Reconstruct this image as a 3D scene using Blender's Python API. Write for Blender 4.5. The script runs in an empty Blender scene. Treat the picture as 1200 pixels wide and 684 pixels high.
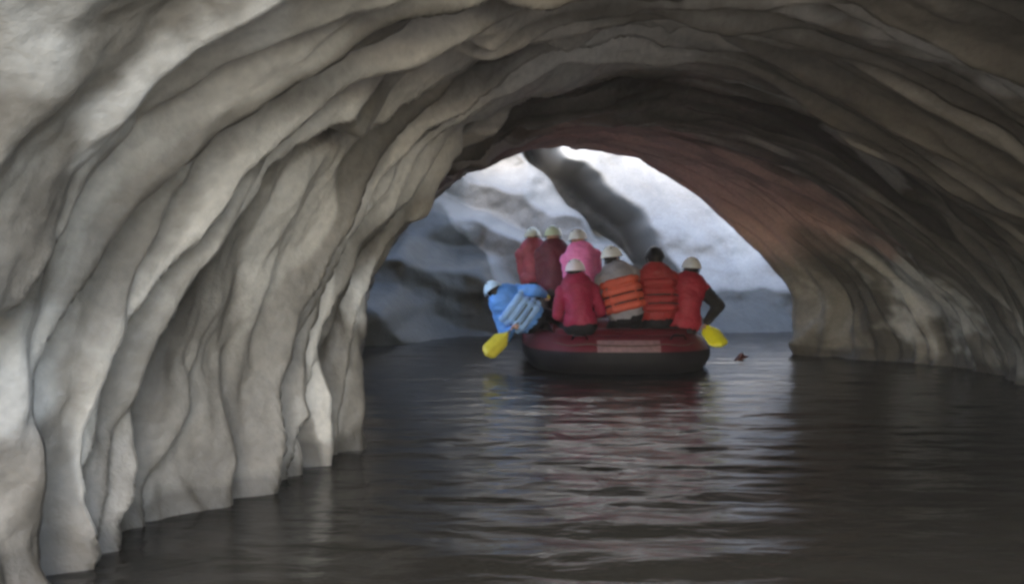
import bpy, bmesh, math, random
import numpy as np
from mathutils import Vector, Matrix

random.seed(7)
scene = bpy.context.scene
COL = scene.collection
R = math.radians

# ------------------------------------------------------------------ camera
cam_data = bpy.data.cameras.new('camera')
cam_data.sensor_width = 36.0
cam_data.lens = 31.2
cam_data.clip_start = 0.05
cam_data.clip_end = 500.0
cam = bpy.data.objects.new('camera', cam_data)
COL.objects.link(cam)
cam.location = (0, 0, 1.2)
cam.rotation_euler = (R(90 - 1.32), 0, 0)
scene.camera = cam

# ------------------------------------------------------------------ sky, sun, exposure
SUN_EL, SUN_AZ = 42.0, 188.0            # azimuth of the sun measured from +Y towards +X
world = bpy.data.worlds.new('World')
scene.world = world
world.use_nodes = True
nt = world.node_tree
bg = nt.nodes['Background']
sky = nt.nodes.new('ShaderNodeTexSky')
sky.sky_type = 'NISHITA'
sky.sun_disc = False
sky.dust_density = 2.0
sky.sun_elevation = R(SUN_EL)
sky.sun_rotation = R(SUN_AZ)
nt.links.new(sky.outputs['Color'], bg.inputs['Color'])
bg.inputs['Strength'].default_value = 0.15
sl = bpy.data.lights.new('sun', 'SUN')
sl.energy = 0.9
sl.angle = R(25)
sl.color = (1.0, 0.94, 0.86)
so = bpy.data.objects.new('sun', sl)
COL.objects.link(so)
sd = Vector((math.sin(R(SUN_AZ)) * math.cos(R(SUN_EL)), math.cos(R(SUN_AZ)) * math.cos(R(SUN_EL)), math.sin(R(SUN_EL))))
so.rotation_euler = sd.to_track_quat('Z', 'Y').to_euler()
so.location = sd * 60

scene.view_settings.view_transform = 'Standard'
scene.view_settings.look = 'None'
scene.view_settings.gamma = 1.0
scene.view_settings.exposure = 2.7
scene.render.engine = 'CYCLES'
cy = scene.cycles
cy.use_denoising = True
cy.max_bounces = 10
cy.diffuse_bounces = 6
cy.glossy_bounces = 4
cy.sample_clamp_indirect = 6.0
cy.filter_width = 2.9


# ------------------------------------------------------------------ noise
_rng = np.random.RandomState(11)
_perm = np.concatenate([_rng.permutation(256)] * 3)
_grad = _rng.normal(size=(256, 3))
_grad /= np.linalg.norm(_grad, axis=1)[:, None]


def noise(x, y, z):
    x, y, z = np.broadcast_arrays(np.asarray(x, float), np.asarray(y, float), np.asarray(z, float))
    xi = np.floor(x).astype(int); yi = np.floor(y).astype(int); zi = np.floor(z).astype(int)
    xf = x - xi; yf = y - yi; zf = z - zi
    u = xf * xf * xf * (xf * (xf * 6 - 15) + 10)
    v = yf * yf * yf * (yf * (yf * 6 - 15) + 10)
    w = zf * zf * zf * (zf * (zf * 6 - 15) + 10)
    xi &= 255; yi &= 255; zi &= 255

    def g(a, b, c):
        h = _perm[_perm[_perm[xi + a] + yi + b] + zi + c]
        gr = _grad[h]
        return gr[..., 0] * (xf - a) + gr[..., 1] * (yf - b) + gr[..., 2] * (zf - c)
    x00 = g(0, 0, 0) * (1 - u) + g(1, 0, 0) * u
    x10 = g(0, 1, 0) * (1 - u) + g(1, 1, 0) * u
    x01 = g(0, 0, 1) * (1 - u) + g(1, 0, 1) * u
    x11 = g(0, 1, 1) * (1 - u) + g(1, 1, 1) * u
    return ((x00 * (1 - v) + x10 * v) * (1 - w) + (x01 * (1 - v) + x11 * v) * w) * 1.6


def fbm(x, y, z, n=4, gain=0.5):
    s, a, f = 0, 1.0, 1.0
    for i in range(n):
        s = s + a * noise(x * f + 13.1 * i, y * f + 7.7 * i, z * f + 3.3 * i)
        a *= gain; f *= 2.03
    return s


def smooth(a, b, x):
    t = np.clip((x - a) / (b - a), 0, 1)
    return t * t * (3 - 2 * t)


# ------------------------------------------------------------------ object helpers
def link(o, parent=None):
    COL.objects.link(o)
    if parent is not None:
        o.parent = parent
    return o


def tag(o, label=None, cat=None, group=None, kind=None):
    if label: o['label'] = label
    if cat: o['category'] = cat
    if group: o['group'] = group
    if kind: o['kind'] = kind
    return o


def empty(name, loc=(0, 0, 0)):
    o = bpy.data.objects.new(name, None)
    o.empty_display_size = 0.2
    o.location = loc
    COL.objects.link(o)
    return o


def mesh_obj(name, verts, faces, mat, parent=None, flat=False):
    me = bpy.data.meshes.new(name)
    me.from_pydata([tuple(v) for v in verts], [], [tuple(f) for f in faces])
    me.materials.append(mat)
    if not flat:
        me.polygons.foreach_set('use_smooth', [True] * len(me.polygons))
    me.update()
    return link(bpy.data.objects.new(name, me), parent)


def grid_obj(name, P, mat, attrs=None, flip=False, parent=None, keep=None):
    """P: (n, m, 3) array of points -> one grid mesh"""
    n, m = P.shape[:2]
    me = bpy.data.meshes.new(name)
    idx = np.arange(n * m).reshape(n, m)
    q = np.stack([idx[:-1, :-1], idx[1:, :-1], idx[1:, 1:], idx[:-1, 1:]], -1).reshape(-1, 4)
    if keep is not None:
        q = q[keep.reshape(-1)]
    if flip:
        q = q[:, ::-1]
    nf = len(q)
    me.vertices.add(n * m)
    me.vertices.foreach_set('co', P.reshape(-1).astype(np.float32))
    me.loops.add(nf * 4)
    me.loops.foreach_set('vertex_index', np.ascontiguousarray(q).reshape(-1).astype(np.int32))
    me.polygons.add(nf)
    me.polygons.foreach_set('loop_start', np.arange(0, nf * 4, 4, dtype=np.int32))
    me.polygons.foreach_set('use_smooth', np.ones(nf, dtype=bool))
    me.update(calc_edges=True)
    me.validate()
    for k, a in (attrs or {}).items():
        at = me.attributes.new(k, 'FLOAT', 'POINT')
        at.data.foreach_set('value', np.asarray(a, np.float32).reshape(-1))
    me.materials.append(mat)
    return link(bpy.data.objects.new(name, me), parent)


# ------------------------------------------------------------------ materials
def new_mat(name):
    m = bpy.data.materials.new(name)
    m.use_nodes = True
    return m, m.node_tree, m.node_tree.nodes['Principled BSDF']


def N(t, typ, **kw):
    n = t.nodes.new(typ)
    for k, v in kw.items():
        setattr(n, k, v)
    return n


def ramp(t, fac, stops):
    n = t.nodes.new('ShaderNodeValToRGB')
    e = n.color_ramp.elements
    while len(e) < len(stops):
        e.new(0.5)
    for i, (p, c) in enumerate(stops):
        e[i].position = p
        e[i].color = (*c, 1)
    t.links.new(fac, n.inputs['Fac'])
    return n.outputs['Color']


def rock_material(name, stops, red=(0.64, 0.43, 0.36), pale=(0.66, 0.63, 0.57), rough=0.5, bump=0.6):
    m, t, b = new_mat(name)
    L = t.links.new
    band = N(t, 'ShaderNodeAttribute', attribute_name='band')
    ar = N(t, 'ShaderNodeAttribute', attribute_name='red')
    ap = N(t, 'ShaderNodeAttribute', attribute_name='pale')
    co = N(t, 'ShaderNodeTexCoord')
    n1 = N(t, 'ShaderNodeTexNoise'); n1.inputs['Scale'].default_value = 5.0; n1.inputs['Detail'].default_value = 8; n1.inputs['Roughness'].default_value = 0.62
    L(co.outputs['Object'], n1.inputs['Vector'])
    mx = N(t, 'ShaderNodeMath', operation='MULTIPLY_ADD')
    L(n1.outputs['Fac'], mx.inputs[0]); mx.inputs[1].default_value = 0.45; L(band.outputs['Fac'], mx.inputs[2])
    sub = N(t, 'ShaderNodeMath', operation='SUBTRACT'); L(mx.outputs[0], sub.inputs[0]); sub.inputs[1].default_value = 0.225
    col = ramp(t, sub.outputs[0], stops)
    m1 = N(t, 'ShaderNodeMixRGB'); L(ar.outputs['Fac'], m1.inputs['Fac']); L(col, m1.inputs['Color1']); m1.inputs['Color2'].default_value = (*red, 1)
    m2 = N(t, 'ShaderNodeMixRGB'); L(ap.outputs['Fac'], m2.inputs['Fac']); L(m1.outputs[0], m2.inputs['Color1']); m2.inputs['Color2'].default_value = (*pale, 1)
    n2 = N(t, 'ShaderNodeTexNoise'); n2.inputs['Scale'].default_value = 22.0; n2.inputs['Detail'].default_value = 6
    L(co.outputs['Object'], n2.inputs['Vector'])
    sp = N(t, 'ShaderNodeMapRange'); L(n2.outputs['Fac'], sp.inputs['Value'])
    sp.inputs['From Min'].default_value = 0.3; sp.inputs['From Max'].default_value = 0.7
    sp.inputs['To Min'].default_value = 0.88; sp.inputs['To Max'].default_value = 1.1
    m3 = N(t, 'ShaderNodeVectorMath', operation='SCALE'); L(m2.outputs[0], m3.inputs[0]); L(sp.outputs[0], m3.inputs['Scale'])
    L(m3.outputs[0], b.inputs['Base Color'])
    rr = N(t, 'ShaderNodeMapRange'); L(n1.outputs['Fac'], rr.inputs['Value'])
    rr.inputs['To Min'].default_value = rough - 0.15; rr.inputs['To Max'].default_value = rough + 0.2
    L(rr.outputs[0], b.inputs['Roughness'])
    n3 = N(t, 'ShaderNodeTexNoise'); n3.inputs['Scale'].default_value = 9.0; n3.inputs['Detail'].default_value = 9; n3.inputs['Roughness'].default_value = 0.6
    L(co.outputs['Object'], n3.inputs['Vector'])
    bp = N(t, 'ShaderNodeBump'); bp.inputs['Strength'].default_value = bump; bp.inputs['Distance'].default_value = 0.03
    L(n3.outputs['Fac'], bp.inputs['Height']); L(bp.outputs[0], b.inputs['Normal'])
    return m


def plain(name, color, rough=0.6, var=0.15, scale=14.0, bump=0.2, coat=0.0):
    m, t, b = new_mat(name)
    L = t.links.new
    co = N(t, 'ShaderNodeTexCoord')
    n = N(t, 'ShaderNodeTexNoise'); n.inputs['Scale'].default_value = scale; n.inputs['Detail'].default_value = 5
    L(co.outputs['Object'], n.inputs['Vector'])
    lo = tuple(c * (1 - var) for c in color); hi = tuple(min(1, c * (1 + var)) for c in color)
    L(ramp(t, n.outputs['Fac'], [(0.3, lo), (0.7, hi)]), b.inputs['Base Color'])
    b.inputs['Roughness'].default_value = rough
    b.inputs['Coat Weight'].default_value = coat
    bp = N(t, 'ShaderNodeBump'); bp.inputs['Strength'].default_value = bump; bp.inputs['Distance'].default_value = 0.01
    L(n.outputs['Fac'], bp.inputs['Height']); L(bp.outputs[0], b.inputs['Normal'])
    return m


ROCK = rock_material('banded_cave_rock', [(0.08, (0.085, 0.074, 0.058)), (0.36, (0.165, 0.146, 0.119)), (0.62, (0.27, 0.242, 0.200)), (0.92, (0.56, 0.515, 0.44))])
FAR = rock_material('pale_limestone', [(0.02, (0.060, 0.060, 0.052)), (0.35, (0.22, 0.215, 0.20)), (0.55, (0.28, 0.272, 0.252)), (0.9, (0.40, 0.392, 0.368))], bump=0.5)


def water_material():
    m, t, b = new_mat('murky_water')
    L = t.links.new
    b.inputs['Base Color'].default_value = (0.010, 0.0095, 0.008, 1)
    b.inputs['Roughness'].default_value = 0.19
    b.inputs['IOR'].default_value = 1.33
    co = N(t, 'ShaderNodeTexCoord')
    mp = N(t, 'ShaderNodeMapping'); mp.inputs['Scale'].default_value = (1.6, 4.2, 1)
    L(co.outputs['Object'], mp.inputs['Vector'])
    n = N(t, 'ShaderNodeTexNoise'); n.inputs['Scale'].default_value = 1.6; n.inputs['Detail'].default_value = 4; n.inputs['Roughness'].default_value = 0.5
    n.inputs['Distortion'].default_value = 0.4
    L(mp.outputs[0], n.inputs['Vector'])
    bp = N(t, 'ShaderNodeBump'); bp.inputs['Strength'].default_value = 0.3; bp.inputs['Distance'].default_value = 0.06
    L(n.outputs['Fac'], bp.inputs['Height']); L(bp.outputs[0], b.inputs['Normal'])
    return m


WATER = water_material()

# ------------------------------------------------------------------ the cave tunnel
# stations along the passage: Y, left wall x, right wall x, crown height, crown x
ST = np.array([
    (-1.4, -12.0, 15.0, 12.0, 1.0),
    (-0.6, -7.0, 10.0, 7.5, 1.0),
    (0.3, -3.6, 6.0, 4.2, 1.0),
    (1.2, -2.5, 4.8, 3.15, 0.95),
    (2.2, -2.2, 4.5, 2.9, 0.95),
    (3.4, -1.92, 4.5, 2.78, 0.95),
    (5.2, -1.50, 4.7, 2.78, 0.95),
    (6.2, -1.08, 4.8, 2.72, 0.95),
    (6.7, -1.75, 4.9, 2.95, 0.95),
    (8.0, -2.10, 5.2, 3.10, 1.0),
    (9.6, -1.85, 5.5, 2.95, 1.0),
    (10.1, -2.15, 5.6, 3.10, 1.0),
    (11.3, -2.6, 5.7, 3.12, 1.1),
    (12.4, -2.3, 4.9, 3.2, 0.85),
    (12.9, -2.3, 4.05, 3.2, 0.7),
    (13.2, -2.9, 5.4, 3.9, 0.7),
    (13.5, -6.0, 8.5, 6.4, 1.0),
    (14.0, -9.0, 12.0, 9.6, 1.4),
])
ys = np.concatenate([np.linspace(-1.4, 0, 60, endpoint=False), np.linspace(0, 8, 520, endpoint=False),
                     np.linspace(8, 12.6, 220, endpoint=False), np.linspace(12.6, 14.0, 72)])
NT = 420
tt = np.linspace(-0.14, 1.14, NT)          # 0 = left waterline, 1 = right waterline


def cave_base(Y, T):
    xl = np.interp(Y, ST[:, 0], ST[:, 1]); xr = np.interp(Y, ST[:, 0], ST[:, 2])
    zt = np.interp(Y, ST[:, 0], ST[:, 3]); xc = np.interp(Y, ST[:, 0], ST[:, 4])
    ang = np.clip(T, 0, 1) * math.pi
    c, s = np.cos(ang), np.sin(ang)
    right = c < 0
    pw = np.where(right, 2 / 1.55, 1.0)
    wx = np.abs(c) ** pw; wz = np.abs(s) ** pw
    x = np.where(right, xc + (xr - xc) * wx, xc - (xc - xl) * wx)
    z = zt * wz
    under = np.where(T < 0, -T, np.where(T > 1, T - 1, 0.0))
    z = z - under * 8.0
    return x, z


YY, TT = np.meshgrid(ys, tt, indexing='ij')
# soften the station corners by averaging
bx = np.zeros_like(YY); bz = np.zeros_like(YY)
for dy in (-0.16, -0.08, 0, 0.08, 0.16):
    a, b_ = cave_base(YY + dy, TT); bx += a / 5; bz += b_ / 5
P = np.stack([bx, YY, bz], -1)
du = np.gradient(P, axis=0); dv = np.gradient(P, axis=1)
nrm = np.cross(du, dv); nrm /= np.linalg.norm(nrm, axis=-1, keepdims=True) + 1e-9
ctr = np.stack([np.full_like(YY, 1.2), YY, np.full_like(YY, 0.8)], -1)
sgn = np.sign(np.sum(nrm[:, :, :] * (ctr - P), -1, keepdims=True)); nrm *= sgn
inside = smooth(0.2, 1.4, YY) * (1 - smooth(12.8, 13.3, YY))

# folds: flow-polished ribs that run round the section, ramping inward and then stepping back
S = TT * 5.2                               # arc coordinate in metres, roughly


def saw(f, k=0.78):
    f = f - np.floor(f)
    up = np.clip(f / k, 0, 1); dn = np.clip((f - k) / (1 - k), 0, 1)
    return np.where(f < k, up ** 1.25, 0.5 + 0.5 * np.cos(dn * math.pi))


w1 = fbm(S * 0.50, YY * 0.58, 2.0, 3)
w2 = fbm(S * 0.50 + 9, YY * 0.8, 5.0, 3)
v1 = YY * 1.9 + 1.5 * w1 - 0.55 * np.minimum(S, 2.5)
v2 = YY * 4.2 + 1.2 * w2 + 0.55 * w1 - 1.1 * np.minimum(S, 2.5)
mod1 = 0.55 + 0.45 * smooth(-0.3, 0.4, fbm(S * 0.5, YY * 0.8, 21.0, 2))
mod2 = smooth(-0.5, 0.3, fbm(S * 0.7, YY * 0.7, 31.0, 2))
side = 1.0 - 0.62 * smooth(0.42, 0.72, TT)
d = 0.25 * saw(v1, 0.82) * mod1 * side + 0.11 * saw(v2, 0.75) * mod2 * (0.4 + 0.6 * side)
d -= 0.035 * np.abs(noise(S * 1.7 + 1.2 * w2, YY * 2.7, 63.0)) * (0.5 + 0.5 * side)
d += 0.16 * fbm(S * 0.55, YY * 0.45, 41.0, 3)
d += 0.045 * fbm(S * 1.6, YY * 5.0 + 2.0 * w1, 51.0, 3) + 0.022 * fbm(S * 3.2, YY * 4.6, 61.0, 4, 0.55)
# flowstone pleats at the foot of the left wall
foot = (1 - smooth(0.02, 0.32, TT)) * smooth(-0.14, 0.02, TT)
d += 0.05 * foot * fbm(S * 3.0, YY * 6.0, 72.0, 3)
d += 0.06 * foot * (np.abs(noise(S * 0.5, YY * 2.6 + 0.8 * w1, 71.0)) * 2 - 0.6)
d = d * (0.25 + 0.75 * inside) + (1 - inside) * 0.5 * fbm(P[..., 0] * 0.4, YY * 0.6, P[..., 2] * 0.4, 4)
P2 = P + nrm * d[..., None]
P2[..., 1] += 0.25 * d * inside
# the foot of the right wall swells into a low ledge near the far end
P2[..., 0] -= 0.35 * np.exp(-((YY - 12.2) / 0.85) ** 2) * smooth(0.72, 0.84, TT) * (1 - smooth(0.35, 1.0, P2[..., 2] + 0.2 * fbm(YY, S, 3.0, 2)))

# added side opening in the left wall, unseen, letting daylight onto the raft
hm = 1 - smooth(0.55, 1.0, np.sqrt(((YY - 9.8) / 2.5) ** 2 + ((TT - 0.165) / 0.125) ** 2) + 0.18 * fbm(S * 1.5, YY * 1.2, 5.5, 3))
P2 -= nrm * (1.3 * hm)[..., None]
hole = hm[:-1, :-1] < 0.88

# mineral colour bands follow the folds but have a rhythm of their own
bw = fbm(S * 0.5 + 4, YY * 0.6, 81.0, 3)
band = 0.45 + 0.60 * noise(S * 0.24, v1 * 1.5 + 0.8 * bw, 91.0) + 0.50 * noise(S * 0.32, v2 * 1.3 + 0.8 * bw, 95.0) + 0.12 * fbm(S * 2, YY * 3, 97.0, 3)
band += 0.5 * smooth(0.15, 0.45, noise(S * 0.30 + 7, v1 * 2.1 + 0.8 * bw, 99.0)) * (0.15 + 0.85 * side)
band -= 0.5 * (1 - smooth(0.05, 0.2, P2[..., 2] + 0.10 * fbm(S * 2, YY * 2.5, 33.0, 3)))      # wet line at the water
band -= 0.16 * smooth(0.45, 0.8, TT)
X_, Y_, Z_ = P2[..., 0], P2[..., 1], P2[..., 2]


def blob(c, r, rot=None):
    dx = (X_ - c[0]) / r[0]; dy = (Y_ - c[1]) / r[1]; dz = (Z_ - c[2]) / r[2]
    e = np.sqrt(dx * dx + dy * dy + dz * dz) + 0.55 * fbm(X_ * 3, Y_ * 3, Z_ * 3, 3)
    return 1 - smooth(0.55, 1.1, e)


red = smooth(9.2, 11.0, Y_ + 1.2 * fbm(X_, Y_, Z_, 3)) * (1 - smooth(13.0, 13.6, Y_)) * smooth(0.3, 0.48, TT)
red *= smooth(1.2, 1.9, Z_ + 0.5 * fbm(X_, Y_ * 1.2, Z_, 2))
red *= 0.65 + 0.35 * smooth(-0.4, 0.3, fbm(X_ * 1.3 + 5, Y_ * 1.5, Z_ * 1.3, 3))
pale = np.zeros_like(X_)
for c, r, k in [((4.9, 10.8, 0.75), (0.9, 0.9, 0.85), 0.75), ((-1.25, 2.1, 1.85), (0.4, 0.45, 0.36), 1.0),  # upper-left blob paints the daylit patch near the mouth
                ((-1.05, 2.95, 1.85), (0.5, 0.20, 0.6), 0.9), ((-1.25, 6.05, 1.0), (0.4, 0.22, 0.3), 0.9),
                ((0.2, 6.05, 2.5), (1.0, 0.42, 0.7), 0.85), ((2.2, 7.0, 2.7), (0.7, 0.2, 0.4), 0.6),
                ((2.4, 4.6, 2.4), (0.75, 0.25, 0.45), 0.6), ((3.3, 8.2, 2.2), (0.6, 0.22, 0.4), 0.5), ((-1.95, 3.3, 0.85), (0.4, 0.3, 0.3), 0.7),
                ((-1.5, 5.0, 0.75), (0.3, 0.15, 0.2), 0.7)]:
    pale = np.maximum(pale, k * blob(c, r))
# pale sheet on the face of the rib that frames the far passage
rib_pale = smooth(5.35, 5.75, Y_ + 0.35 * bw) * (1 - smooth(6.45, 6.75, Y_ + 0.1 * bw)) * smooth(0.16, 0.26, TT) * (1 - smooth(0.46, 0.60, TT + 0.06 * bw))
pale = np.maximum(pale, 0.8 * rib_pale * smooth(-0.5, 0.2, fbm(S * 1.2, YY * 2.0, 47.0, 3) + 0.25))
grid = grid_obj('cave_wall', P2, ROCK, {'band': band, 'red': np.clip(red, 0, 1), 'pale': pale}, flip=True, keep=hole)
tag(grid, 'folded grey brown cave walls and arched ceiling over the water', kind='structure')

# ------------------------------------------------------------------ the rock wall beyond the passage
xs = np.linspace(-9, 12, 420)
zs = np.linspace(-0.8, 11, 300)
XX, ZZ = np.meshgrid(xs, zs, indexing='ij')
wx_ = XX + 0.35 * fbm(XX * 0.6, ZZ * 0.6, 3.0, 3)
wz_ = ZZ + 0.30 * fbm(XX * 0.6 + 20, ZZ * 0.6, 8.0, 3)
zc = np.clip(wz_, -1, 4.6)
slab = 17.1 + 0.85 * zc + 0.10 * wx_
# broken ledges left of the cleft
te = (wz_ + 0.38 * wx_ + 0.5 * noise(XX * 0.5, ZZ * 0.5, 66.0)) / 1.25
tf = te - np.floor(te)
step = np.floor(te) + smooth(0.42, 0.95, tf)
ledge = 16.6 + 1.05 * step * 1.25 - 0.20 * wx_
mixl = smooth(0.9, 1.5, wx_ + 0.80 * (wz_ - 3.2))
FY = ledge * (1 - mixl) + slab * mixl
# dark diagonal cleft
cd = ((wx_ - 1.95) * 0.80 + (wz_ - 2.55) * 0.60)
cw = 0.36 + 0.12 * noise(XX, ZZ, 44.0)
FY += 3.2 * np.exp(-(cd / cw) ** 4) * smooth(0.6, 1.4, wz_) * (1 - smooth(4.6, 5.6, wz_))
# left buttress, darker and steeper
FY -= 1.6 * smooth(-0.6, -2.6, wx_)
FY += 0.45 * np.clip(ZZ - 4.6, 0, 20)
FY -= 0.5 * np.clip(np.abs(XX - 1.5) - 5.5, 0, 20) ** 1.1
FY += 0.20 * fbm(XX * 0.7, ZZ * 0.7, 5.0, 3) + 0.025 * fbm(XX * 4, ZZ * 4, 6.0, 3)
FP = np.stack([XX, FY, ZZ], -1)
fb = -0.42 * np.exp(-((cd + 0.1) / 0.5) ** 4) * (1 - smooth(4.0, 5.0, wz_)) + 0.52 + 0.26 * fbm(XX * 0.6, ZZ * 0.8, 77.0, 3) + 0.15 * mixl  # first term paints the shade of the cleft into the band
fb -= 0.30 * smooth(0.2, -2.2, XX)  # left part darkened: shade painted into the rock colour
fb -= (0.75 + 0.35 * smooth(0.3, -1.6, XX)) * (1 - smooth(0.5, 0.85, ZZ - 1.7 * smooth(0.3, -1.6, XX) + 0.3 * fbm(XX * 0.8, ZZ * 0.8, 17.0, 3)))      # wet, stained foot below the flood line, raised and darkened leftward as painted shade
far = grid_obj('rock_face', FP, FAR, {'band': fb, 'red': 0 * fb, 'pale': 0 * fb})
tag(far, 'pale daylit rock face beyond the end of the passage', kind='structure')

# unseen pale bank added outside to bounce daylight up into the vault
gx, gy = np.meshgrid(np.linspace(-18, -3.3, 90), np.linspace(2, 20, 90), indexing='ij')
gz = 0.05 + 0.10 * (-3.3 - gx) + 0.12 * fbm(gx * 0.5, gy * 0.5, 2.0, 4) - 0.35 * smooth(-4.2, -3.3, gx)
gb = 0.75 + 0.2 * fbm(gx, gy, 4.0, 3)
bank = grid_obj('bounce_bank', np.stack([gx, gy, gz], -1), FAR, {'band': gb, 'red': 0 * gb, 'pale': 0.6 + 0 * gb})
tag(bank, 'unseen pale bank added to bounce daylight through the side opening', kind='structure')

# ------------------------------------------------------------------ water
wy = np.concatenate([np.array([-60, -30, -15, -8, -4, -2, 0, 1.0]), np.linspace(1.5, 18, 470), np.array([20, 24, 40.0])])
wxs = np.concatenate([np.array([-60, -30, -14, -6]), np.linspace(-3.2, 6.4, 190), np.array([9, 15, 30, 60.0])])
WY, WX = np.meshgrid(wy, wxs, indexing='ij')
wz = 0.011 * fbm(WX * 1.3, WY * 4.2, 3.0, 3) + 0.004 * np.sin(WY * 9 + 2.5 * fbm(WX * 0.8, WY * 0.7, 9.0, 2) + 0.6 * WX)
wz *= smooth(-2, 2.5, WY) * (1 - smooth(17, 18, WY)) * smooth(-4, -2.6, WX) * (1 - smooth(5.2, 6.3, WX))
# broken wake behind the raft
wake = np.exp(-((WX - 0.9) / 1.3) ** 2) * (1 - smooth(10.0, 10.8, WY)) * smooth(2.0, 5.0, WY)
wz += 0.016 * wake * fbm(WX * 1.4 + 3, WY * 3.4, 13.0, 3)
water = grid_obj('river_water', np.stack([WX, WY, wz], -1), WATER, flip=True)
tag(water, 'dark rippled river water filling the cave floor', kind='structure')

# ------------------------------------------------------------------ mesh building blocks for raft and people
class MB:
    def __init__(self):
        self.v = []; self.f = []

    def add(self, v, f):
        o = len(self.v)
        self.v += [tuple(p) for p in v]
        self.f += [tuple(i + o for i in q) for q in f]
        return self

    def capsule(self, a, b, ra, rb=None, seg=14, flat=1.0, axis=None):
        """closed tapered limb with round ends; flat < 1 narrows it along `axis`"""
        rb = ra if rb is None else rb
        a = Vector(a); b = Vector(b)
        d = b - a; ln = max(d.length, 1e-6); d.normalize()
        ref = Vector(axis) if axis is not None else (Vector((0, 0, 1)) if abs(d.z) < 0.9 else Vector((0, 1, 0)))
        n = (ref - d * ref.dot(d)).normalized(); m_ = d.cross(n)
        prof = []
        for k in range(1, 5):
            an = k / 4 * math.pi / 2
            prof.append((-ra * math.cos(an), ra * math.sin(an)))
        for k in range(0, 4):
            an = k / 4 * math.pi / 2
            prof.append((ln + rb * math.sin(an), rb * math.cos(an)))
        vs = [a - d * ra]; fs = []
        for (h, r) in prof:
            for s in range(seg):
                t_ = 2 * math.pi * s / seg
                vs.append(a + d * h + n * (r * flat * math.cos(t_)) + m_ * (r * math.sin(t_)))
        vs.append(b + d * rb)
        for s in range(seg):
            fs.append((0, 1 + (s + 1) % seg, 1 + s))
        for k in range(len(prof) - 1):
            for s in range(seg):
                p = 1 + k * seg
                fs.append((p + s, p + (s + 1) % seg, p + seg + (s + 1) % seg, p + seg + s))
        p = 1 + (len(prof) - 1) * seg
        for s in range(seg):
            fs.append((p + s, p + (s + 1) % seg, len(vs) - 1))
        return self.add(vs, fs)

    def ellipsoid(self, c, r, rot=None, nu=18, nv=12, zmin=-1.0):
        rot = rot or Matrix.Identity(3)
        c = Vector(c); vs = []; fs = []
        for i in range(nv + 1):
            lat = -math.pi / 2 + math.pi * i / nv
            for j in range(nu):
                lo = 2 * math.pi * j / nu
                p = Vector((r[0] * math.cos(lat) * math.cos(lo), r[1] * math.cos(lat) * math.sin(lo), r[2] * max(zmin, math.sin(lat))))
                vs.append(c + rot @ p)
        for i in range(nv):
            for j in range(nu):
                a_ = i * nu + j; b_ = i * nu + (j + 1) % nu
                fs.append((a_, b_, b_ + nu, a_ + nu))
        fs.append(tuple(range(nu - 1, -1, -1))); fs.append(tuple(nv * nu + j for j in range(nu)))
        return self.add(vs, fs)

    def sweep(self, pts, rad, seg=16, closed=False, a0=0.0, a1=2 * math.pi, up=(0, 0, 1)):
        pts = [Vector(p) for p in pts]; n = len(pts)
        rads = rad if isinstance(rad, (list, tuple)) else [rad] * n
        full = abs(a1 - a0 - 2 * math.pi) < 1e-6
        cols = seg if full else seg + 1
        vs = []; fs = []; up = Vector(up)
        for i, p in enumerate(pts):
            q0 = pts[(i - 1) % n] if (closed or i > 0) else p
            q1 = pts[(i + 1) % n] if (closed or i < n - 1) else p
            d = (q1 - q0).normalized()
            s_ = d.cross(up)
            if s_.length < 1e-3: s_ = d.cross(Vector((1, 0, 0)))
            s_.normalize(); u_ = s_.cross(d)
            for k in range(cols):
                t_ = a0 + (a1 - a0) * k / seg
                vs.append(p + s_ * (rads[i] * math.cos(t_)) + u_ * (rads[i] * math.sin(t_)))
        for i in range(n if closed else n - 1):
            j = (i + 1) % n
            for k in range(cols if full else cols - 1):
                k2 = (k + 1) % cols
                fs.append((i * cols + k, i * cols + k2, j * cols + k2, j * cols + k))
        if not closed and full:
            fs.append(tuple(range(cols))[::-1]); fs.append(tuple((n - 1) * cols + k for k in range(cols)))
        return self.add(vs, fs)

    def build(self, name, mat, parent=None, flat=False):
        return mesh_obj(name, self.v, self.f, mat, parent, flat)

    def fused(self, name, mat, parent=None, voxel=0.012, iters=4, wrinkle=0.0, wscale=9.0, shell=None):
        """union of the pieces as one continuous surface (voxel remesh + smoothing), with cloth wrinkles"""
        tmp = mesh_obj('tmp', self.v, self.f, mat)
        r = tmp.modifiers.new('r', 'REMESH'); r.mode = 'VOXEL'; r.voxel_size = voxel
        s = tmp.modifiers.new('s', 'SMOOTH'); s.factor = 0.5; s.iterations = iters
        dg = bpy.context.evaluated_depsgraph_get()
        me = bpy.data.meshes.new_from_object(tmp.evaluated_get(dg))
        bpy.data.objects.remove(tmp)
        me.name = name
        n = len(me.vertices)
        if wrinkle:
            co = np.empty(n * 3, np.float32); me.vertices.foreach_get('co', co); co = co.reshape(-1, 3)
            no = np.empty(n * 3, np.float32); me.vertex_normals.foreach_get('vector', no); no = no.reshape(-1, 3)
            w_ = fbm(co[:, 0] * wscale, co[:, 1] * wscale, co[:, 2] * wscale * 1.6, 3)
            co = co + no * (wrinkle * (1 - 2 * np.abs(w_)))[:, None]
            me.vertices.foreach_set('co', co.reshape(-1).astype(np.float32))
        me.polygons.foreach_set('use_smooth', [True] * len(me.polygons))
        if not me.materials: me.materials.append(mat)
        me.update()
        return link(bpy.data.objects.new(name, me), parent)


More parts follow.
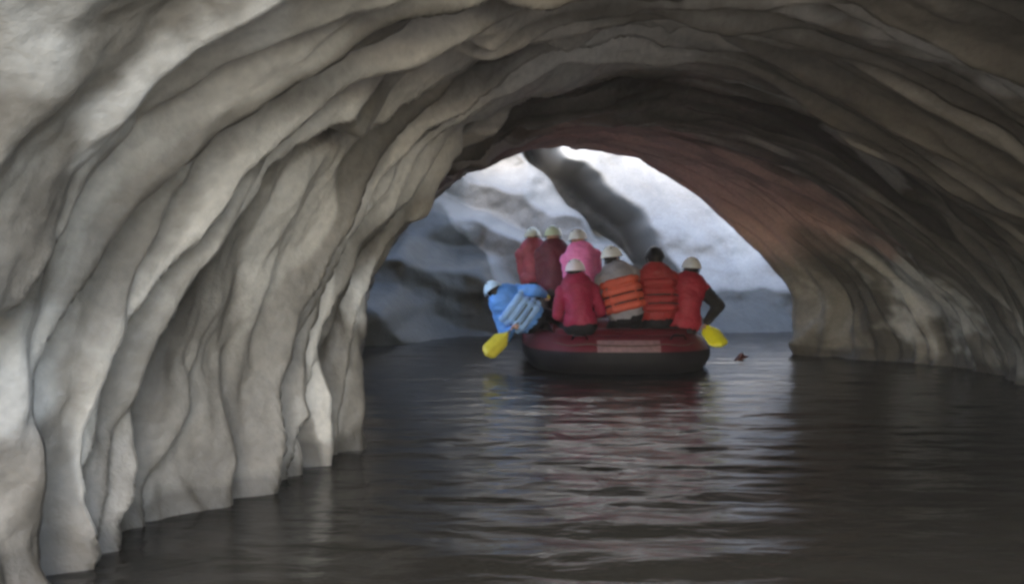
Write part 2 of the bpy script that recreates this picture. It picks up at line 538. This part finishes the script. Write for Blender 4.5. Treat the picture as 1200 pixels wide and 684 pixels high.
# ------------------------------------------------------------------ materials for raft and people
M = {}
M['raft'] = plain('maroon_rubber', (0.11, 0.010, 0.017), 0.55, 0.2, 6)
M['raft_black'] = plain('black_rubber', (0.008, 0.007, 0.008), 0.65, 0.25, 8)
M['raft_floor'] = plain('grey_rubber', (0.10, 0.09, 0.09), 0.6)
M['patch'] = plain('faded_grey_patch', (0.22, 0.12, 0.12), 0.6, 0.2, 20)
M['rope'] = plain('wet_rope', (0.10, 0.06, 0.05), 0.8)
M['skin'] = plain('skin', (0.50, 0.30, 0.21), 0.5, 0.08)
M['hair'] = plain('dark_hair', (0.012, 0.009, 0.008), 0.5, 0.3, 40, 0.5)
M['eye'] = plain('dark_eye', (0.02, 0.015, 0.012), 0.2)
M['white_helmet'] = plain('white_helmet', (0.88, 0.88, 0.88), 0.3, 0.03)
M['cream_helmet'] = plain('cream_helmet', (0.80, 0.80, 0.62), 0.3, 0.04)
M['lime_helmet'] = plain('pale_green_helmet', (0.62, 0.70, 0.50), 0.3, 0.04)
M['rose_helmet'] = plain('pale_pink_helmet', (0.90, 0.78, 0.82), 0.3, 0.04)
M['sky_helmet'] = plain('pale_blue_helmet', (0.55, 0.72, 0.86), 0.3, 0.04)
M['dark_helmet'] = plain('black_helmet', (0.018, 0.016, 0.016), 0.3, 0.1)
M['strap'] = plain('black_strap', (0.015, 0.015, 0.015), 0.7)
M['blue'] = plain('blue_cloth', (0.12, 0.33, 0.78), 0.55, 0.2, 8)
M['light_blue'] = plain('light_blue_cloth', (0.30, 0.50, 0.80), 0.55, 0.15, 8)
M['pink'] = plain('bright_pink_cloth', (0.95, 0.24, 0.52), 0.6, 0.1, 8)
M['crimson'] = plain('crimson_cloth', (0.33, 0.012, 0.055), 0.6, 0.15, 8)
M['maroon'] = plain('maroon_cloth', (0.115, 0.014, 0.026), 0.65, 0.2, 8)
M['rosy'] = plain('rose_red_cloth', (0.40, 0.075, 0.10), 0.65, 0.2, 8)
M['orange'] = plain('orange_red_cloth', (0.60, 0.10, 0.055), 0.6, 0.12, 8)
M['red'] = plain('red_cloth', (0.34, 0.024, 0.022), 0.6, 0.15, 8)
M['deep_red'] = plain('deep_red_cloth', (0.36, 0.014, 0.032), 0.6, 0.15, 8)
M['grey'] = plain('grey_cloth', (0.30, 0.28, 0.30), 0.7, 0.12, 8)
M['black'] = plain('black_cloth', (0.02, 0.018, 0.017), 0.7, 0.2, 8)
M['brown'] = plain('brown_trousers', (0.055, 0.035, 0.03), 0.75, 0.2, 8)
M['navy'] = plain('navy_trousers', (0.016, 0.015, 0.018), 0.8, 0.2, 8)
M['yellow'] = plain('yellow_plastic', (0.88, 0.80, 0.02), 0.35, 0.05)
M['dull_yellow'] = plain('wet_yellow_plastic', (0.72, 0.62, 0.06), 0.35, 0.08)
M['shaft'] = plain('dark_aluminium', (0.10, 0.10, 0.10), 0.35, 0.1)
M['bark'] = plain('wet_reddish_wood', (0.10, 0.03, 0.022), 0.5, 0.3, 20, 0.6)

for k_ in ('raft', 'raft_black', 'navy', 'black'):
    M[k_].node_tree.nodes['Principled BSDF'].inputs['Specular IOR Level'].default_value = 0.25

# ------------------------------------------------------------------ the raft
RX, RY0, RL, RW = 1.34, 10.25, 4.3, 1.19      # centre x, stern y, length, half width
TR = 0.245                                      # tube radius


def raft_rise(y):
    t_ = max(0.0, (y - 11.9) / 2.6)
    return 0.48 * t_ ** 1.6 + 0.02 * max(0.0, (RY0 + 0.6 - y) / 0.6) ** 2


raft = empty('raft', (0, 0, 0))
tag(raft, 'maroon inflatable raft with black underside full of helmeted people', 'raft')
loop = []
n_ = 96
for i in range(n_):
    a = 2 * math.pi * i / n_
    e = 2 / 3.6
    cx_, sy_ = math.cos(a), math.sin(a)
    x = (RW - TR) * math.copysign(abs(cx_) ** e, cx_)
    y = (RL / 2 - TR) * math.copysign(abs(sy_) ** e, sy_)
    yy = RY0 + RL / 2 + y
    if y > 0: x *= 1 - 0.22 * (y / (RL / 2)) ** 3
    loop.append(Vector((RX + x, yy, 0.195 + raft_rise(yy))))
MB().sweep(loop, TR, 22, closed=True).build('tube', M['raft'], raft)
hull = raft.children[0]
MB().sweep(loop, TR + 0.012, 18, closed=True, a0=R(168), a1=R(372)).build('underside', M['raft_black'], raft)
MB().sweep([p + Vector((0, 0, 0)) for p in loop], TR + 0.022, 3, closed=True, a0=R(-14), a1=R(14)).build('rubbing_strake', M['raft_black'], raft)
# grab line looped through rings round the tube
gl = []
for i, p in enumerate(loop):
    c = Vector((RX, RY0 + RL / 2, p.z)); o = (p - c); o.z = 0; o.normalize()
    sag = 0.05 * abs(math.sin(i / n_ * math.pi * 14))
    an = R(38) - sag * 2.2
    gl.append(p + o * (TR + 0.012) * math.cos(an) + Vector((0, 0, (TR + 0.012) * math.sin(an))))
MB().sweep(gl, 0.009, 6, closed=True).build('grab_line', M['rope'], raft)
fl = MB()
inner = [Vector((RX + (p.x - RX) * 0.86, RY0 + RL / 2 + (p.y - RY0 - RL / 2) * 0.93, p.z - 0.13)) for p in loop]
fl.add(inner + [Vector((RX, RY0 + RL / 2, 0.10))], [(i, (i + 1) % n_, n_) for i in range(n_)])
fl.build('floor', M['raft_floor'], raft)
for (ty, tz, tr) in [(10.95, 0.33, 0.17), (11.75, 0.40, 0.18), (12.75, 0.46, 0.18), (13.25, 0.68, 0.19)]:
    MB().sweep([Vector((RX + sx_ * 0.80, ty, tz)) for sx_ in (-1, -0.5, 0, 0.5, 1)], tr, 16).build('thwart', M['raft'], raft)
# faded rectangular patch on the stern, wrapped on the tube
pm = MB(); pv = []; pf = []
stern = sorted([(p.x, p.y, p.z) for p in loop if p.y < RY0 + 0.9])
st_ = np.array(stern)
for i in range(13):
    for k in range(7):
        an = R(6 + 46 * k / 6); r_ = TR + 0.006
        qx = RX + 0.02 + (i / 12 - 0.5) * 0.74
        pv.append((qx, np.interp(qx, st_[:, 0], st_[:, 1]) - r_ * math.cos(an), np.interp(qx, st_[:, 0], st_[:, 2]) + r_ * math.sin(an)))
for i in range(12):
    for k in range(6):
        pf.append((i * 7 + k, i * 7 + 7 + k, i * 7 + 8 + k, i * 7 + k + 1))
pm.add(pv, pf).build('stern_patch', M['patch'], raft)
for sx_ in (-0.55, 0.6):
    hx = RX + sx_
    MB().sweep([Vector((hx - 0.09, RY0 + 0.10, 0.39 + 0.02)), Vector((hx - 0.06, RY0 + 0.055, 0.44 + 0.02)), Vector((hx + 0.06, RY0 + 0.055, 0.44 + 0.02)), Vector((hx + 0.09, RY0 + 0.10, 0.39 + 0.02))], 0.012, 8).build('carry_handle', M['raft_black'], raft)


# ------------------------------------------------------------------ people
def ik(a, c, l1, l2, pole):
    a = Vector(a); c = Vector(c); d = c - a
    L = min(d.length, (l1 + l2) * 0.995); d.normalize(); c = a + d * L
    k = (l1 * l1 - l2 * l2 + L * L) / (2 * L)
    h = math.sqrt(max(0, l1 * l1 - k * k))
    p = Vector(pole); p = (p - d * p.dot(d)).normalized()
    return a + d * k + p * h, c


def add_hand(mb, wrist, fdir, palm_n, side, curl=0.9, s=1.0):
    """palm, four jointed fingers of unequal length curling towards palm_n and a thumb on the side of the palm"""
    f = Vector(fdir).normalized(); n = Vector(palm_n); n = (n - f * n.dot(f)).normalized(); w_ = f.cross(n) * side
    wr = Vector(wrist)
    mb.capsule(wr + f * 0.01, wr + f * 0.075 * s, 0.032 * s, 0.040 * s, 12, 0.5, n)
    for k, ln in enumerate((0.070, 0.080, 0.074, 0.058)):
        base = wr + f * 0.088 * s + w_ * (0.031 - 0.021 * k) * s
        dirn = f.copy(); p = base
        for seg_, q in enumerate((0.45, 0.32, 0.23)):
            ang_ = curl * (0.45 + 0.45 * seg_)
            dirn = (f * math.cos(ang_) + n * math.sin(ang_)).normalized()
            p2 = p + dirn * ln * q * s
            mb.capsule(p, p2, (0.0095 - 0.001 * seg_) * s, (0.009 - 0.001 * seg_) * s, 8)
            p = p2
    b0 = wr + f * 0.03 * s + w_ * 0.030 * s
    b1 = b0 + (f * 0.6 + w_ * 0.7 + n * 0.35).normalized() * 0.04 * s
    b2 = b1 + (f * 0.85 + w_ * 0.1 + n * 0.5).normalized() * 0.032 * s
    mb.capsule(b0, b1, 0.013 * s, 0.011 * s, 8); mb.capsule(b1, b2, 0.011 * s, 0.009 * s, 8)


def person(label, head, pelvis, jacket, helmet, vest=None, hair=True, yaw=0.0, head_yaw=0.0, head_tilt=0.0,
           hand_l=None, hand_r=None, feet=None, trousers='navy', grip=1.0, long_hair=False, bulk=1.0, sleeve=None, pole_l=None, pole_r=None):
    head = Vector(head); pelvis = Vector(pelvis)
    root = empty('person', (pelvis.x, pelvis.y, 0.12))
    inv = Matrix.Translation(-Vector(root.location))
    tag(root, label, 'person', 'rafters seated in the raft')
    up = (head - pelvis); up.normalize()
    fw = Vector((-math.sin(R(yaw)), math.cos(R(yaw)), 0))        # facing +Y, away down the passage, at yaw 0
    fw = (fw - up * fw.dot(up)).normalized()
    rt = fw.cross(up).normalized()
    ln = (head - pelvis).length
    neck = pelvis + up * (ln - 0.20); chest = pelvis + up * (ln * 0.50) - fw * 0.02
    shl = neck - up * 0.045 - rt * 0.185; shr = neck - up * 0.045 + rt * 0.185
    hipl = pelvis - rt * 0.10; hipr = pelvis + rt * 0.10
    feet = feet or (pelvis + fw * 0.50 - rt * 0.13 + Vector((0, 0, 0.16 - pelvis.z)), pelvis + fw * 0.50 + rt * 0.13 + Vector((0, 0, 0.16 - pelvis.z)))
    kl, fl_ = ik(hipl, feet[0], 0.43, 0.43, fw + Vector((0, 0, 1.4)) - rt * 0.3)
    kr, fr_ = ik(hipr, feet[1], 0.43, 0.43, fw + Vector((0, 0, 1.4)) + rt * 0.3)
    hl = Vector(hand_l) if hand_l is not None else kl + Vector((0, 0, 0.09)) - fw * 0.08
    hr = Vector(hand_r) if hand_r is not None else kr + Vector((0, 0, 0.09)) - fw * 0.08
    el, hl = ik(shl, hl, 0.285, 0.26, pole_l or (-rt * 0.6 - up * 0.8 - fw * 0.4))
    er, hr = ik(shr, hr, 0.285, 0.26, pole_r or (rt * 0.6 - up * 0.8 - fw * 0.4))
    # head frame
    hy = R(yaw + head_yaw); hf = Vector((-math.sin(hy), math.cos(hy), 0)); hu = (Vector((0, 0, 1)) * 0.6 + up * 0.4 + hf * math.sin(R(head_tilt))).normalized()
    hf = (hf - hu * hf.dot(hu)).normalized(); hr_ = hf.cross(hu)
    HM = Matrix((hr_, hf, hu)).transposed()

    def hp(x, y, z): return head + HM @ Vector((x, y, z))

    # body: one continuous surface with head, face, neck, trunk, limbs, hands and fingers
    b = MB()
    b.ellipsoid(hp(0, -0.012, 0.03), (0.076, 0.096, 0.100), HM)
    b.ellipsoid(hp(0, 0.025, -0.045), (0.060, 0.070, 0.075), HM)
    b.capsule(hp(0, 0.060, -0.088), hp(0, 0.072, -0.094), 0.024, 0.020)          # chin
    b.capsule(hp(0, 0.088, 0.018), hp(0, 0.106, -0.022), 0.011, 0.016, 8)        # nose
    b.capsule(hp(-0.020, 0.086, -0.058), hp(0.020, 0.086, -0.058), 0.010, None, 8)   # lips
    b.capsule(hp(-0.038, 0.078, 0.030), hp(0.038, 0.078, 0.030), 0.013, None, 8)     # brow
    for s in (-1, 1):
        b.ellipsoid(hp(s * 0.077, -0.008, -0.005), (0.012, 0.022, 0.034), HM, 10, 8)  # ears
    b.capsule(hp(0, -0.012, -0.06), neck - up * 0.03, 0.056, 0.062)
    b.capsule(shl, shr, 0.066, None, 14)
    b.ellipsoid(chest + up * 0.10, (0.165, 0.11, 0.20), Matrix((rt, fw, up)).transposed())
    b.ellipsoid(pelvis + up * 0.08, (0.14, 0.10, 0.10), Matrix((rt, fw, up)).transposed())
    b.capsule(chest, pelvis + up * 0.06, 0.12, 0.11)
    for sh, e_, h_, s in ((shl, el, hl, -1), (shr, er, hr, 1)):
        b.capsule(sh, e_, 0.052, 0.040); b.capsule(e_, h_, 0.040, 0.028)
        fd = (h_ - e_).normalized()
        add_hand(b, h_ + fd * 0.005, fd, (fw * 0.25 - Vector((0, 0, 1)) - rt * s * 0.35), s, grip)
    for hp_, k_, f_ in ((hipl, kl, fl_), (hipr, kr, fr_)):
        b.capsule(hp_, k_, 0.078, 0.055); b.capsule(k_, f_, 0.054, 0.036)
        b.capsule(f_ - Vector((0, 0, 0.02)) - fw * 0.02, f_ + fw * 0.15 - Vector((0, 0, 0.045)), 0.036, 0.028)
    body = b.fused('body', M['skin'], root, 0.0085, 3)
    e_ = MB()
    for s in (-1, 1):
        MB().ellipsoid(hp(s * 0.031, 0.080, 0.008), (0.012, 0.009, 0.008), HM, 10, 8).build('eye', M['eye'], body)
    # jacket
    j = MB(); g = bulk
    Rm = Matrix((rt, fw, up)).transposed()
    j.capsule(neck + up * 0.015, neck - up * 0.05, 0.072, 0.085)
    j.capsule(shl, shr, 0.092 * g, None, 14)
    j.ellipsoid(chest + up * 0.11, (0.205 * g, 0.145 * g, 0.23), Rm)
    j.ellipsoid(pelvis + up * 0.07, (0.205 * g, 0.170 * g, 0.18), Rm)
    j.capsule(chest, pelvis + up * 0.06, 0.165 * g, 0.165 * g)
    jk = j
    sl_ = MB() if sleeve else j
    for sh, e2, h2 in ((shl, el, hl), (shr, er, hr)):
        sl_.capsule(sh, e2, 0.084 * g, 0.066 * g); sl_.capsule(e2, h2 - (h2 - e2).normalized() * 0.012, 0.066 * g, 0.046)
        sl_.capsule(h2 - (h2 - e2).normalized() * 0.03, h2 - (h2 - e2).normalized() * 0.008, 0.046, 0.043)
    jo = jk.fused('jacket', M[jacket], root, 0.014, 5, 0.008, 7.0)
    if sleeve:
        sl_.fused('sleeves', M[sleeve], root, 0.013, 4, 0.008, 9.0)
    # trousers and boots
    t = MB()
    t.ellipsoid(pelvis + up * 0.0, (0.20, 0.165, 0.135), Rm)
    for hp_, k_, f_ in ((hipl, kl, fl_), (hipr, kr, fr_)):
        t.capsule(hp_, k_, 0.098, 0.076); t.capsule(k_, f_ + (k_ - f_).normalized() * 0.08, 0.074, 0.056)
    t.fused('trousers', M[trousers], root, 0.014, 4, 0.003, 8.0)
    for f_, k_ in ((fl_, kl), (fr_, kr)):
        bt = MB(); bt.capsule(f_ + (k_ - f_).normalized() * 0.12, f_, 0.055, 0.052)
        bt.capsule(f_ - Vector((0, 0, 0.02)) - fw * 0.02, f_ + fw * 0.16 - Vector((0, 0, 0.05)), 0.052, 0.042)
        bt.fused('boot', M['black'], root, 0.012, 3)
    # life vest: foam panels round the trunk, shoulder straps, belts
    if vest:
        vm = MB()
        for s in (-1, 1):
            vm.capsule(neck - up * 0.03 + rt * s * 0.115 - fw * 0.075, neck - up * 0.03 + rt * s * 0.115 + fw * 0.075, 0.050, None, 12)
        for z_ in (0.10, 0.195, 0.29, 0.385):
            uu_ = pelvis + up * (z_ * ln / 0.68)
            for sg in (-1, 1):
                vm.capsule(uu_ - rt * 0.135 * g + fw * sg * 0.155 * g, uu_ + rt * 0.135 * g + fw * sg * 0.155 * g, 0.052, None, 12)
            for s in (-1, 1):
                vm.capsule(uu_ - fw * 0.11 * g + rt * s * 0.185 * g, uu_ + fw * 0.11 * g + rt * s * 0.185 * g, 0.045, None, 12)
        vo = vm.fused('life_vest', M[vest], root, 0.012, 3, 0.003, 11.0)
        for z_ in (0.148, 0.243):
            uu_ = pelvis + up * (z_ * ln / 0.68)
            ring = [uu_ + rt * (0.246 * g * math.cos(q)) + fw * (0.216 * g * math.sin(q)) for q in [2 * math.pi * k / 28 for k in range(28)]]
            bm_ = MB()
            bv = []; bf = []
            for k, p_ in enumerate(ring):
                bv += [p_ - up * 0.009, p_ + up * 0.009]
            for k in range(28):
                k2 = (k + 1) % 28
                bf.append((2 * k, 2 * k2, 2 * k2 + 1, 2 * k + 1))
            bm_.add(bv, bf).build('belt', M['strap'], vo)
    # hair
    if hair:
        h = MB()
        h.ellipsoid(hp(0, -0.030, 0.020), (0.086, 0.092, 0.090), HM)
        h.capsule(hp(0, -0.065, 0.0), hp(0, -0.062, -0.085), 0.070, 0.048, 14, 0.7, hf)
        for s in (-1, 1):
            h.capsule(hp(s * 0.068, -0.018, 0.01), hp(s * 0.066, -0.03, -0.06), 0.026, 0.016)
        if long_hair:
            h.capsule(hp(0, -0.085, -0.06), hp(0, -0.12, -0.20), 0.055, 0.025, 12, 0.6, hf)
        h.fused('hair', M['hair'], root, 0.009, 2, 0.004, 26.0)
    # helmet: shell with a flared rim, two rows of vents, chin strap
    shell = MB(); vs = []; fs = []; NU, NV = 36, 12
    for i in range(NV + 1):
        a = (math.pi / 2) * i / NV
        for k in range(NU):
            q = 2 * math.pi * k / NU
            drop = -0.028 * (0.5 - 0.5 * math.sin(q)) - 0.012 * abs(math.cos(q)) ** 3      # lower at the nape and over the ears
            r_ = math.cos(a); z_ = 0.125 * math.sin(a) + drop * math.cos(a) ** 2
            rib = 1 + 0.018 * math.cos(q * 2 * 2) * math.sin(2 * a)
            fl2 = 1.06 if i == 0 else 1.0
            vs.append((0.124 * r_ * math.cos(q) * rib * fl2, 0.146 * r_ * math.sin(q) * rib * fl2 - 0.008, 0.030 + z_))
    for i in range(NV):
        for k in range(NU):
            k2 = (k + 1) % NU
            fs.append((i * NU + k, i * NU + k2, i * NU + NU + k2, i * NU + NU + k))
    o = len(vs)
    for k in range(NU):       # inner lip so the shell has thickness
        x_, y_, z_ = vs[k]; vs.append((x_ * 0.92, y_ * 0.92, z_ + 0.004))
    for k in range(NU):
        k2 = (k + 1) % NU
        fs.append((k, o + k, o + k2, k2))
    shell.add([hp(*p) for p in vs], fs)
    he = shell.build('helmet', M[helmet], root)
    for s in (-1, 1):
        for yy_ in (-0.06, 0.0, 0.06):
            MB().ellipsoid(hp(s * 0.055, yy_, 0.132 - abs(yy_) * 0.25), (0.010, 0.022, 0.010), HM, 10, 6).build('vent', M['strap'], he)
    MB().sweep([hp(-0.112, 0.01, 0.01), hp(-0.080, 0.03, -0.07), hp(-0.03, 0.055, -0.118), hp(0.03, 0.055, -0.118), hp(0.080, 0.03, -0.07), hp(0.112, 0.01, 0.01)], 0.006, 6).build('chin_strap', M['strap'], he)
    # meshes were laid out in scene space: bring them into the person's own frame
    for ch in list(root.children):
        ch.data.transform(inv)
        for g2 in ch.children:
            g2.data.transform(inv)
    return root


def paddle(label, tip, top, mat, blade_w=0.105, blade_l=0.44, normal=(0, -1, 0)):
    tip = Vector(tip); top = Vector(top); d = (top - tip).normalized()
    n = Vector(normal); n = (n - d * n.dot(d)).normalized(); w_ = d.cross(n)
    root = empty('paddle', tip)
    tag(root, label, 'paddle', 'yellow bladed paddles')
    inv = Matrix.Translation(-tip)
    vs = []; fs = []; K, J = 16, 8
    for i in range(K + 1):
        t_ = i / K
        hw = blade_w * (min(1.0, (t_ / 0.16 + 1e-3)) ** 0.45) * (1 - smooth(0.62, 1.0, t_) * 0.82)
        for sgn in (1, -1):
            for k in range(J + 1):
                s_ = -1 + 2 * k / J
                th = 0.011 * (1 - s_ * s_) + 0.003 + 0.010 * math.exp(-(s_ / 0.18) ** 2)
                bow = 0.020 * s_ * s_
                vs.append(tip + d * (t_ * blade_l) + w_ * (hw * s_) + n * (sgn * th - bow))
    C = 2 * (J + 1)
    for i in range(K):
        for k in range(J):
            a_ = i * C + k
            fs.append((a_, a_ + 1, a_ + C + 1, a_ + C))
            a_ = i * C + J + 1 + k
            fs.append((a_ + 1, a_, a_ + C, a_ + C + 1))
        for k, k2 in ((0, J + 1), (2 * J + 1, J)):
            fs.append((i * C + k, i * C + C + k, i * C + C + k2, i * C + k2))
    for k in range(J):
        fs.append((k, J + 1 + k, J + 2 + k, k + 1))
    MB().add(vs, fs).build('blade', M[mat], root)
    MB().sweep([tip + d * 0.36, tip + d * 0.8, top], 0.0155, 10).build('shaft', M['shaft'], root)
    MB().capsule(top - w_ * 0.05, top + w_ * 0.05, 0.018, None, 10).build('grip', M[mat], root)
    for ch in root.children:
        ch.data.transform(inv)
    return root


def px(x, y, Y):        # photograph pixel (1200 wide) at distance Y -> point, by the camera's own geometry
    return Vector(((x - 600) * Y / 1039.0, Y, 1.2 - (y - 318) * Y / 1039.0))


def seat(head, dx=0.0, dy=-0.06, ln=0.68):
    h = Vector(head)
    return Vector((h.x + dx, h.y + dy, h.z - math.sqrt(max(0.05, ln * ln - dx * dx - dy * dy))))


# near row
hE = px(674, 318, 10.85)
person('person in crimson jacket and pale pink helmet at the raft stern', hE, seat(hE, 0.06, -0.10), 'crimson', 'rose_helmet', vest=None, bulk=1.0, hair=True, head_yaw=-12)
hF = px(717, 302, 11.0)
person('person in grey jacket, orange life vest and white helmet with dark hair', hF, seat(hF, 0.18, -0.10, 0.75), 'grey', 'white_helmet', vest='orange', bulk=1.1, head_yaw=-48, long_hair=True)
hG = px(767, 303, 11.1)
person('person in red jacket and vest wearing a black helmet', hG, seat(hG, 0.02, -0.12, 0.75), 'red', 'dark_helmet', vest='red', bulk=1.1, head_yaw=10)
hH = px(810, 315, 11.15)
tipH = px(846, 405, 10.75); topH = px(806, 350, 11.45)
person('person in deep red jacket with black sleeves, white helmet, holding bright yellow paddle', hH, seat(hH, -0.12, -0.08, 0.73), 'deep_red', 'white_helmet', sleeve='black', bulk=1.12, head_yaw=-10,
       hand_r=tipH + (topH - tipH).normalized() * 0.42 + Vector((0.0, -0.03, 0.02)), hand_l=topH + Vector((0.0, 0.0, 0.03)), grip=1.5)
paddle('bright yellow paddle held over the raft side by person in black sleeves', tipH, topH, 'yellow', blade_w=0.125, normal=(0.2, -1, 0.3))
# blue paddler leaning out over the left tube
hA = px(579, 342, 11.25)
tipA = px(569, 416, 10.85); topA = px(640, 345, 11.35)
person('person in blue jacket and pale blue helmet leaning out over the raft side', hA, Vector((0.26, 11.35, 0.58)), 'blue', 'sky_helmet', vest='light_blue', bulk=1.12, head_yaw=25, head_tilt=25,
       hand_l=tipA + (topA - tipA).normalized() * 0.50, hand_r=topA + Vector((-0.02, 0, 0.0)), grip=1.5,
       feet=(Vector((0.62, 11.75, 0.18)), Vector((0.70, 11.60, 0.18))))
paddle('dull yellow paddle dipped beside the person in blue', tipA, topA, 'dull_yellow', normal=(0.1, -1, 0.2))
# front group, perched on the raised bow
hC = px(648, 277, 12.3)
person('person in maroon jacket and pale green helmet standing beside the one in pink', hC, seat(hC, 0.04, -0.06, 0.72), 'maroon', 'lime_helmet', hair=False, head_yaw=8, bulk=1.08,
       feet=(Vector((0.50, 12.2, 0.17)), Vector((0.74, 12.2, 0.17))), trousers='brown')
hB = px(624, 278, 13.45)
person('person in rose red jacket and cream helmet beside the one in maroon', hB, seat(hB, 0.05, -0.05), 'rosy', 'cream_helmet', hair=False, bulk=1.1, head_yaw=20)
hD = px(677, 281, 11.9)
person('person in bright pink jacket and white helmet, standing behind the crimson one', hD, seat(hD, 0.11, -0.06, 0.70), 'pink', 'white_helmet', hair=False, head_yaw=-15, bulk=1.06,
       feet=(Vector((0.88, 12.0, 0.17)), Vector((1.12, 12.0, 0.17))))
# small reddish snag breaking the surface by the raft
sn = px(868, 421, 12.0); sn.z = 0.0
s_m = MB()
s_m.capsule(sn + Vector((-0.10, 0.0, -0.10)), sn + Vector((0.02, 0.02, 0.07)), 0.045, 0.030, 9)
s_m.capsule(sn + Vector((0.0, 0.0, 0.02)), sn + Vector((0.10, 0.05, 0.05)), 0.026, 0.012, 8)
so_ = s_m.fused('driftwood', M['bark'], None, 0.012, 1, 0.010, 14.0)
tag(so_, 'small dark reddish snag breaking the water beside the raft', 'driftwood')

# ------------------------------------------------------------------ thin river mist hanging in the passage
mist = bpy.data.materials.new('mist')
mist.use_nodes = True
t_ = mist.node_tree
t_.nodes.remove(t_.nodes['Principled BSDF'])
vol = t_.nodes.new('ShaderNodeVolumePrincipled')
vol.inputs['Density'].default_value = 0.0014
vol.inputs['Color'].default_value = (0.92, 0.90, 0.86, 1)
t_.links.new(vol.outputs[0], t_.nodes['Material Output'].inputs['Volume'])
hz = mesh_obj('haze', [(x, y, z) for x in (-22, 22) for y in (-8, 36) for z in (-2.5, 14)],
              [(0, 1, 3, 2), (4, 6, 7, 5), (0, 4, 5, 1), (2, 3, 7, 6), (0, 2, 6, 4), (1, 5, 7, 3)], mist, flat=True)
tag(hz, 'thin pale mist hanging in the cave passage', kind='stuff')
